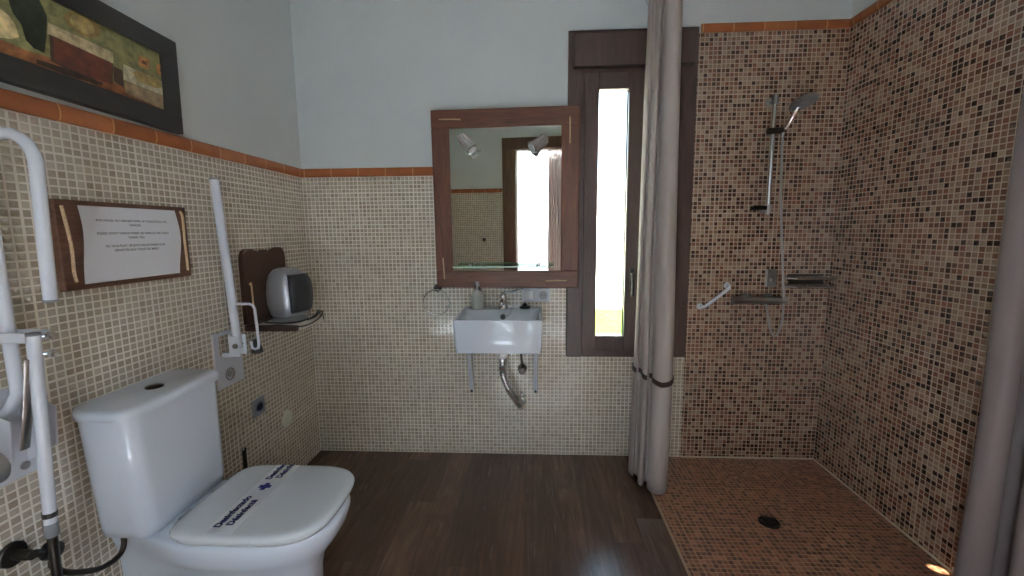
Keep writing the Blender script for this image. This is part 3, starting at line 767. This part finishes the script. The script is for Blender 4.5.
# towel ring
v = thing('towel_ring', 'thin chrome towel ring on the wall left of the sink', 'towel ring', (-.545, D, .99))
bm = BM(); disc(bm, (-.545, D, .988), (0,-1,0), .022, .012); tube(bm, [(-.545, D-.01, .988), (-.545, D-.05, .988)], .008); disc(bm, (-.545, D-.045, .988), (0,-1,0), .012, .014, n=14); obj('mount', bm, dark_metal, v)
bm = BM(); ring(bm, (-.545, D-.052, .913), (0,1,.06), .072, .0036, 48); obj('ring', bm, steel, v)

# ------------------------------------------------------------------ sink
SX0, SX1, SY0, SZT, SZB = -.392, .041, 2.022, .882, .716
v = thing('washbasin', 'white rectangular ceramic sink hung on the back wall below the mirror', 'sink', (-.175, D, .80))
cx_, cy_ = (SX0+SX1)/2, (SY0+D)/2; hx_, hy_ = (SX1-SX0)/2, (D-SY0)/2-.0005
bm = BM()
bcy = cy_-.022
rings_ = [rrect(cx_, cy_, hx_-.022, hy_-.012, .012, SZB, 4), rrect(cx_, cy_, hx_-.012, hy_-.004, .014, SZB+.004, 4), rrect(cx_, cy_, hx_-.008, hy_-.002, .014, SZB+.03, 4), rrect(cx_, cy_, hx_-.001, hy_, .012, SZT-.006, 4), rrect(cx_, cy_, hx_-.004, hy_-.003, .012, SZT, 4),
          rrect(cx_, bcy-.02, hx_-.018, hy_-.058, .03, SZT-.001, 4), rrect(cx_, bcy-.02, hx_-.024, hy_-.066, .03, SZT-.012, 4), rrect(cx_, bcy-.02, hx_-.045, hy_-.09, .04, SZT-.10, 4), rrect(cx_, bcy-.02, hx_-.09, hy_-.13, .04, SZT-.118, 4)]
loft(bm, rings_); obj('basin', bm, ceramic, v, ang=50)
# overflow hole on the basin's back slope
ov = at(503, 317, 2.303)
bm = BM(); disc(bm, ov+Vector((0, .002, 0)), (0,-1,.25), 1, 1, n=20, prof=[(.015,-.004),(.015,.003),(.012,.0035)]); obj('overflow_ring', bm, dark_metal, v)
bm = BM(); disc(bm, ov+Vector((0, .001, 0)), (0,-1,.25), .011, .005, n=20); obj('overflow_hole', bm, black_pl, v)
bm = BM(); disc(bm, (cx_, bcy-.02, SZT-.118), (0,0,1), .026, .003); obj('drain_fitting', bm, steel, v)
for xx in (-.362, .006):
    bm = BM(); prism(bm, [(xx-.011, D, SZB+.002), (xx-.011, D-.14, SZB+.002), (xx-.011, D-.03, .42), (xx-.011, D, .38)], (1,0,0), .022)
    obj('bracket', bm, enamel, v, bevel=.003)
    bm = BM(); disc(bm, (xx, D-.022, .392), (0,-1,0), .008, .006, n=10); obj('bracket_screw', bm, black_pl, v)

v = thing('sink_tap', 'chrome single lever tap with long raised lever on the sink', 'tap', (-.172, 2.355, SZT))
ty = 2.365
bm = BM(); disc(bm, (-.172, ty, SZT), (0,0,1), 1, 1, prof=[(.027,-.002),(.027,.006),(.022,.012),(.021,.05),(.023,.056),(.023,.068),(.018,.074)]); obj('tap_body', bm, steel, v)
bm = BM(); tube(bm, [(-.172, ty-.01, SZT+.032), (-.172, ty-.06, SZT+.050), (-.172, ty-.115, SZT+.046), (-.172, ty-.125, SZT+.036)], [.014,.013,.012,.011], n=14, smooth=5); obj('spout', bm, steel, v)
bm = BM(); tube(bm, [(-.172, ty-.002, SZT+.072), (-.162, ty-.008, SZT+.085), (-.125, ty-.022, SZT+.092), (-.085, ty-.035, SZT+.108), (-.062, ty-.04, SZT+.114)], [.013,.010,.006,.0055,.006], n=10, smooth=5); obj('lever', bm, satin, v)

v = thing('drain_plug', 'black rubber drain plug on a chain, resting on the sink back rim', 'plug', (-.052, 2.36, SZT))
bm = BM(); disc(bm, (-.052, 2.36, SZT), (0,0,1), 1, 1, prof=[(.026,0),(.031,.004),(.031,.011),(.013,.015),(.010,.025),(.006,.028)]); obj('stopper', bm, black_pl, v)
bm = BM(); ch = catmull([(-.060, 2.355, SZT+.014), (-.085, 2.34, SZT+.008), (-.115, 2.335, SZT+.0035), (-.125, 2.314, .878), (-.13, 2.304, .862), (-.148, 2.301, .848), ov+Vector((.008,-.004,0))], 9)
for i, p in enumerate(ch): disc(bm, p-Vector((0,0,.0016)), (0,0,1), .0016, .0032, n=6)
obj('chain', bm, steel_dull, v)

v = thing('soap_dispenser', 'grey frosted soap dispenser bottle with white pump on the sink corner', 'soap dispenser', (-.31, 2.352, SZT))
dx, dy = -.312, 2.352
bm = BM(); disc(bm, (dx, dy, SZT), (0,0,1), 1, 1, n=28, prof=[(.030,.0005),(.0345,.004),(.036,.03),(.0365,.062),(.036,.078),(.031,.089),(.020,.096),(.0165,.100),(.0155,.104)]); obj('bottle', bm, bottle_m, v)
bm = BM(); disc(bm, (dx, dy, SZT+.103), (0,0,1), 1, 1, prof=[(.0165,0),(.0165,.014),(.012,.017)]); obj('collar', bm, steel_dull, v)
bm = BM(); disc(bm, (dx, dy, SZT+.118), (0,0,1), 1, 1, n=16, prof=[(.006,0),(.006,.014),(.0095,.016),(.0095,.028),(.008,.031)]); tube(bm, [(dx, dy, SZT+.14), (dx+.008, dy-.025, SZT+.139), (dx+.011, dy-.033, SZT+.133)], .0048, n=8); obj('pump', bm, white_pl, v)

v = thing('sink_waste_pipe', 'white and chrome waste pipe with flexible hose bending to the wall under the sink', 'waste pipe', (-.17, 2.25, .6))
wx, wy = -.170, 2.236
bm = BM(); disc(bm, (wx, wy, .636), (0,0,1), 1, 1, prof=[(.022,0),(.029,.012),(.032,.055),(.033,.0815)]); obj('drain_cup', bm, white_pl, v)
bm = BM(); disc(bm, (wx, wy, .575), (0,0,1), 1, 1, prof=[(.018,0),(.021,.004),(.021,.02),(.017,.024),(.017,.04),(.021,.044),(.021,.058),(.018,.064)]); obj('coupling_nut', bm, steel, v)
path = catmull([(wx, wy, .58), (wx+.002, wy, .545), (wx+.016, wy+.01, .49), (wx+.042, wy+.03, .43), (wx+.066, wy+.07, .375), (wx+.082, wy+.11, .335), (wx+.088, wy+.135, .318)], 12)
bm = BM(); tube(bm, path, [.0165+.0022*(i % 2) for i in range(len(path))], n=14); obj('flexible_hose', bm, satin, v)
bm = BM(); tube(bm, [(wx+.084, wy+.115, .325), (wx+.094, wy+.14, .308), (wx+.092, wy+.16, .315), (wx+.090, D, .325)], .0195, n=14, smooth=4); disc(bm, (wx+.09, D, .325), (0,-1,0), .030, .008); obj('wall_elbow', bm, satin, v)
bm = BM(); tube(bm, [(wx+.078, wy+.12, .335), (wx+.096, wy+.115, .385), (wx+.106, wy+.115, .39)], .009, n=10, smooth=4); obj('side_nozzle', bm, steel, v)

v = thing('angle_valve', 'dark angle valve with supply tube on the wall under the sink', 'valve', (-.07, D, .52))
bm = BM(); disc(bm, (-.07, D, .522), (0,-1,0), .026, .008); tube(bm, [(-.07, D-.005, .522), (-.07, D-.05, .522)], .011); disc(bm, (-.07, D-.04, .522), (0,-1,0), .020, .024, n=10); obj('valve_body', bm, dark_metal, v)
bm = BM(); tube(bm, [(-.07, D-.03, .53), (-.072, D-.032, .58), (-.082, D-.035, .65), (-.10, D-.04, SZB+.002)], .006, n=8, smooth=6); obj('supply_tube', bm, dark_metal, v)

# ------------------------------------------------------------------ curtains
def curtain(v, pts, zs, fx, m, name='fabric', k=7):
    base = catmull([(x, y, 0) for x, y in pts], k)
    bm = BM()
    rows = []
    for i, z in enumerate(zs):
        rows.append([Vector((*fx(p, z), z)) for p in base])
    loft(bm, rows, closed=False)
    o = obj(name, bm, m, v, ang=180)
    o.modifiers.new('s', 'SOLIDIFY').thickness = .0025
    return o
RZ = 2.46
CL = [(.655,2.165),(.688,2.115),(.684,2.06),(.652,2.018),(.608,2.008),(.572,2.028),(.556,2.066),(.572,2.105),(.556,2.125),(.537,2.088),(.518,2.078),(.506,2.105),(.520,2.16),(.508,2.185),(.492,2.165),(.480,2.19),(.492,2.25),(.545,2.275),(.60,2.23),(.648,2.26),(.676,2.235),(.65,2.19)]
def fxl(p, z):
    cx, cy = .605, 2.13
    t = min(1, max(0, (z-.4)/2.0))
    sx = .745 - .21*t**1.3; sy = 1 - .12*t
    x, y = cx+(p.x-cx)*sx, cy+(p.y-cy)*sy
    x += -.002*t
    if z < .57:
        b = (.57-z)/.57; x = cx+(x-cx)*(1+.03*b) - .006*b
    y += .003*math.sin(z*5+p.x*40); x += .0025*math.sin(z*3.3+p.y*30)
    return x, y
zs = [.022+i*(RZ-.04-.022)/44 for i in range(45)]
v = thing('shower_curtain', 'pale grey-beige curtain gathered and tied in front of the window', 'curtain', (.6, 2.13, .02))
curtain(v, CL, zs, fxl, curtain_m)
bm = BM(); base = catmull([(x, y, 0) for x, y in CL], 7)
rows = []
for dz in (0, .008, .016, .024):
    row = []
    for p in base:
        zb = .562 + .05*(p.y-2.0)+.012*abs(p.x-.6)/.09 + dz
        x, y = fxl(p, zb); row.append(Vector((.605+(x-.605)*1.06, 2.13+(y-2.13)*1.04, zb)))
    rows.append(row)
loft(bm, rows, closed=False); o = obj('tie_band', bm, brown_band, v, ang=180); o.modifiers.new('s', 'SOLIDIFY').thickness = .003
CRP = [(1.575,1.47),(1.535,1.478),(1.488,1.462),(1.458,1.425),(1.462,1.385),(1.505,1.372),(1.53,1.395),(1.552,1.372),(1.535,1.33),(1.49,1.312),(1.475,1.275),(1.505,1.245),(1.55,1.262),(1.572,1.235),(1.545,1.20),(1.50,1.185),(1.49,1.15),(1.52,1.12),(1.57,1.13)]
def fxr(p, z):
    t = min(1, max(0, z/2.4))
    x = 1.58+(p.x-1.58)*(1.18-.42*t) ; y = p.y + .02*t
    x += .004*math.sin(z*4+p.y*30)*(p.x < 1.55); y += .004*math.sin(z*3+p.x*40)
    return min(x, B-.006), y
v = thing('shower_curtain', 'grey-beige curtain coloured darker for shade, gathered against the right shower wall at the picture edge', 'curtain', (1.53, 1.3, .02))
curtain(v, CRP, zs, fxr, fabric('shade_darkened_curtain', (150,138,138), .15))  # same fabric as the window curtain; shade is put into this darker colour
v = thing('curtain_rail', 'white curved curtain rail above the shower floor', 'curtain rail', (.9, 1.6, RZ))
bm = BM(); tube(bm, [(.6, D, RZ), (.6, 1.62, RZ), (.64, 1.46, RZ), (.76, 1.34, RZ), (.95, 1.30, RZ), (B, 1.30, RZ)], .011, smooth=6); obj('rail', bm, enamel, v)
bm = BM(); disc(bm, (.6, D, RZ), (0,-1,0), .028, .012); obj('wall_flange', bm, enamel, v)
bm = BM(); disc(bm, (B, 1.30, RZ), (-1,0,0), .028, .012); obj('wall_flange', bm, enamel, v)

# ------------------------------------------------------------------ shower fittings
v = thing('grab_bar', 'short slanted white grab bar on the shower wall next to the window', 'grab bar', (.98, D, .93))
g0, g1 = Vector((.912, D-.055, .882)), Vector((1.052, D-.055, .998))
bm = BM(); tube(bm, [(g0.x, D, g0.z), (g0.x, D-.035, g0.z), g0+Vector((.010, 0, .008)), g0.lerp(g1, .5), g1-Vector((.010,0,.008)), (g1.x, D-.035, g1.z), (g1.x, D, g1.z)], .0085, n=12); obj('bar', bm, enamel, v)
for p in (g0, g1):
    bm = BM(); disc(bm, (p.x, D, p.z), (0,-1,0), .017, .006); obj('flange', bm, enamel, v)
v.location.y += .002

v = thing('shower_slide_rail', 'chrome vertical shower slide rail on the brown mosaic wall', 'shower rail', (1.216, D, 1.38))
bm = BM(); tube(bm, [(1.216, D-.055, 1.375), (1.216, D-.055, 1.972)], .0105, n=14); obj('rail', bm, steel, v)
for z in (1.405, 1.948):
    bm = BM(); disc(bm, (1.216, D, z), (0,-1,0), .022, .012); tube(bm, [(1.216, D-.005, z), (1.216, D-.055, z)], .012); tube(bm, [(1.216, D-.055, z-.022), (1.216, D-.055, z+.022)], .0155); obj('rail_bracket', bm, steel_dull, v)
sl = at(785, 130, D-.068)
bm = BM(); tube(bm, [(1.186, D-.058, 1.796), (1.246, D-.062, 1.797), (sl.x+.004, D-.068, 1.797)], .0165, n=12); obj('slider', bm, dark_metal, v)
bm = BM(); box(bm, 1.135, 1.20, D-.075, D-.03, 1.400, 1.412); box(bm, 1.135, 1.14, D-.075, D-.03, 1.41, 1.42); box(bm, 1.135, 1.20, D-.078, D-.075, 1.40, 1.42); obj('soap_dish', bm, dark_metal, v, bevel=.003)

hb0, hb1 = at(784, 131, D-.07), at(798, 107, D-.125)
hc = at(804, 102, D-.14); hd = Vector((.22, -.30, -.93)).normalized()
v = thing('hand_shower', 'chrome round hand shower head held on the slide rail', 'shower head', hb0)
hp = [hb0+Vector((-.003, .004, -.03)), hb0, hb0.lerp(hb1, .5)+Vector((0, 0, -.006)), hb1]
bm = BM(); tube(bm, hp, [.0085,.0095,.0105,.014], n=12, smooth=5); obj('handle', bm, steel, v)
bm = BM(); disc(bm, hc, hd, 1, 1, n=30, prof=[(.012,-.026),(.034,-.021),(.058,-.010),(.066,0),(.066,.007),(.061,.010)])
tube(bm, [hb1-hd*.004, hc-hd*.016], [.014,.018], n=12); obj('head', bm, steel_dull, v)
bm = BM(); disc(bm, hc+hd*.0095, hd, .056, .003, n=30); obj('spray_face', bm, grey_pl, v)
bm = BM(); tube(bm, [hb0+Vector((-.003, .004, -.028))] + [at(x, y, D-.066) for x, y in ((782, 150), (781, 200), (782.5, 260), (783.5, 295), (782.5, 318), (778.5, 332), (773.5, 336), (769.5, 326), (767, 310))] + [(1.236, D-.055, .908)], .0058, n=10, smooth=8)
tag(obj('shower_hose', bm, steel_dull), 'thin chrome shower hose looping down below the mixer', 'hose')

v = thing('shower_mixer', 'chrome shower mixer bar low on the brown mosaic wall', 'mixer', (1.205, D, .925))
bm = BM(); tube(bm, [(1.095, D-.055, .925), (1.315, D-.055, .925)], .019, n=16); disc(bm, (1.236, D-.055, .905), (0,0,-1), .011, .012)
for xx in (1.15, 1.27): disc(bm, (xx, D, .925), (0,-1,0), .030, .012); tube(bm, [(xx, D-.01, .925), (xx, D-.05, .925)], .014)
obj('mixer_body', bm, steel_dull, v)
for x0, x1 in ((1.062, 1.098), (1.312, 1.345)):
    bm = BM(); tube(bm, [(x0, D-.055, .925), (x1, D-.055, .925)], .021, n=12); obj('control_knob', bm, steel_dull, v, bevel=.003)

v = thing('shower_basket', 'chrome wire shower basket in the shower corner beside the hose', 'basket', (1.45, D-.06, 1.0))
bx0, bx1, by0, by1 = 1.325, 1.575, D-.115, D-.006
for z in (1.045, 1.000):
    bm = BM(); c4 = [(bx0, by1), (bx0, by0+.03), (bx0+.03, by0), (bx1-.03, by0), (bx1, by0+.03), (bx1, by1), (bx0, by1)]
    tube(bm, [(x, y, z) for x, y in c4], .0055 if z > 1.02 else .0045, n=8); obj('rim_wire', bm, steel, v)
bm = BM()
for i in range(11):
    x = bx0+.02+(bx1-bx0-.04)*i/10; tube(bm, [(x, by1, 1.0), (x, by0+.004, 1.0)], .0022, n=6)
obj('base_wires', bm, steel, v)
bm = BM(); box(bm, bx0+.05, bx1-.02, D-.006, D, 1.0, 1.06); obj('back_plate', bm, dark_metal, v)
v = thing('soap_bottle_holder', 'small dark bracket on the wall left of the shower basket', 'bracket', (1.30, D, 1.03))
bm = BM(); box(bm, 1.255, 1.308, D-.012, D, .99, 1.085); obj('plate', bm, steel_dull, v, bevel=.003)
bm = BM(); tube(bm, [(1.28, D-.01, 1.03), (1.28, D-.035, 1.03)], .009); obj('pin', bm, steel_dull, v)

v = thing('floor_drain', 'round dark grey drain in the shower floor', 'drain', (1.048, 1.854, 0))
bm = BM(); disc(bm, (1.048, 1.854, -.002), (0,0,1), 1, 1, n=32, prof=[(.044,0),(.044,.003),(.039,.005),(.037,.002),(.02,.002)]); obj('drain_ring', bm, dark_metal, v)
bm = BM(); disc(bm, (1.048, 1.854, .0005), (0,0,1), 1, 1, n=24, prof=[(.030,0),(.030,.005),(.026,.007),(.01,.007)]); obj('drain_grate', bm, black_pl, v)

# seen in the mirror
v = thing('robe_hook', 'small dark robe hook on the rear wall, seen in the mirror', 'hook', (-.84, -R, 1.06))
bm = BM(); disc(bm, (-.84, -R, 1.06), (0,1,0), .022, .008); obj('hook_plate', bm, dark_metal, v)
bm = BM(); tube(bm, [(-.84, -R+.005, 1.06), (-.84, -R+.04, 1.052), (-.84, -R+.055, 1.07), (-.84, -R+.055, 1.085)], .007, smooth=4); obj('hook_arm', bm, dark_metal, v)
v.location.y -= .002
v = thing('door_curtain', 'pale pinkish curtain in the doorway, partly seen in the mirror, widened to cut light', 'curtain', (.1, -R-.16, .05))
cp = [(-.105+.0145*i, -R-.19+(.018 if i % 2 else -.018)) for i in range(37)]  # left strip shows in the mirror; unseen width added to cut door light
curtain(v, cp, [.05+i*.255 for i in range(9)], lambda p, z: (p.x+.004*math.sin(z*4+p.x*50), p.y), fabric('pinkish_door_curtain', (208,197,195), .10), k=5)
bm = BM(); tube(bm, [(-.5, -R-.19, 2.1), (.5, -R-.19, 2.1)], .01); disc(bm, (-.5, -R-.19, 2.1), (-1,0,0), .016, .02); disc(bm, (.5, -R-.19, 2.1), (1,0,0), .016, .02); obj('rod', bm, steel_dull, v)

# ------------------------------------------------------------------ light
W = bpy.data.worlds.new('World'); S.world = W; W.use_nodes = True
wn, wl = W.node_tree.nodes, W.node_tree.links
bg = wn['Background']
tc = wn.new('ShaderNodeTexCoord'); sp = wn.new('ShaderNodeSeparateXYZ'); wl.new(tc.outputs['Generated'], sp.inputs[0])
cr = wn.new('ShaderNodeValToRGB'); wl.new(sp.outputs[2], cr.inputs[0])
cr.color_ramp.elements[0].position = 0; cr.color_ramp.elements[0].color = (.74, .88, 1, 1)
cr.color_ramp.elements[1].position = .8; cr.color_ramp.elements[1].color = (.55, .74, 1, 1)
wl.new(cr.outputs[0], bg.inputs[0]); bg.inputs[1].default_value = 4.4
def portal(name, loc, rot, sx, sy):
    l = bpy.data.lights.new(name, 'AREA'); l.shape = 'RECTANGLE'; l.size = sx; l.size_y = sy; l.cycles.is_portal = True
    o = bpy.data.objects.new(name, l); COL.objects.link(o); o.location = loc; o.rotation_euler = rot
portal('door_portal', (0, -R-.15, 1.03), (PI/2, 0, PI), .88, 2.07)
portal('window_portal', (.51, D+.06, 1.4), (-PI/2, 0, 0), .6, 1.5) if False else portal('window_portal', (.51, D+.06, 1.4), (PI/2, 0, 0), .6, 1.5)
l = bpy.data.lights.new('sun', 'SUN'); l.energy = 100; l.angle = math.radians(.6); l.color = (.90, .97, 1)
o = bpy.data.objects.new('sun', l); COL.objects.link(o); o.location = (-3, -2, 6)
o.rotation_euler = Vector((1, .6, -1.2)).to_track_quat('-Z', 'Y').to_euler()
l = bpy.data.lights.new('sun_shaft', 'SPOT'); l.energy = 5000; l.color = (1, .86, .66); l.spot_size = math.radians(.75); l.spot_blend = .2; l.shadow_soft_size = .004
o = bpy.data.objects.new('sun_shaft', l); COL.objects.link(o)
tgt = Vector((1.545, 1.603, 0)); src = Vector((.274, 2.79, 1.444))
o.location = src; o.rotation_euler = (tgt-src).to_track_quat('-Z', 'Y').to_euler()

vs = S.view_settings
vs.view_transform = 'Standard'; vs.look = 'None'; vs.gamma = 1; vs.use_curve_mapping = False
vs.exposure = 1.42
S.cycles.max_bounces = 12; S.cycles.diffuse_bounces = 6; S.cycles.glossy_bounces = 5; S.cycles.transparent_max_bounces = 12
S.cycles.use_denoising = True; S.cycles.sample_clamp_indirect = 6; S.cycles.caustics_reflective = False
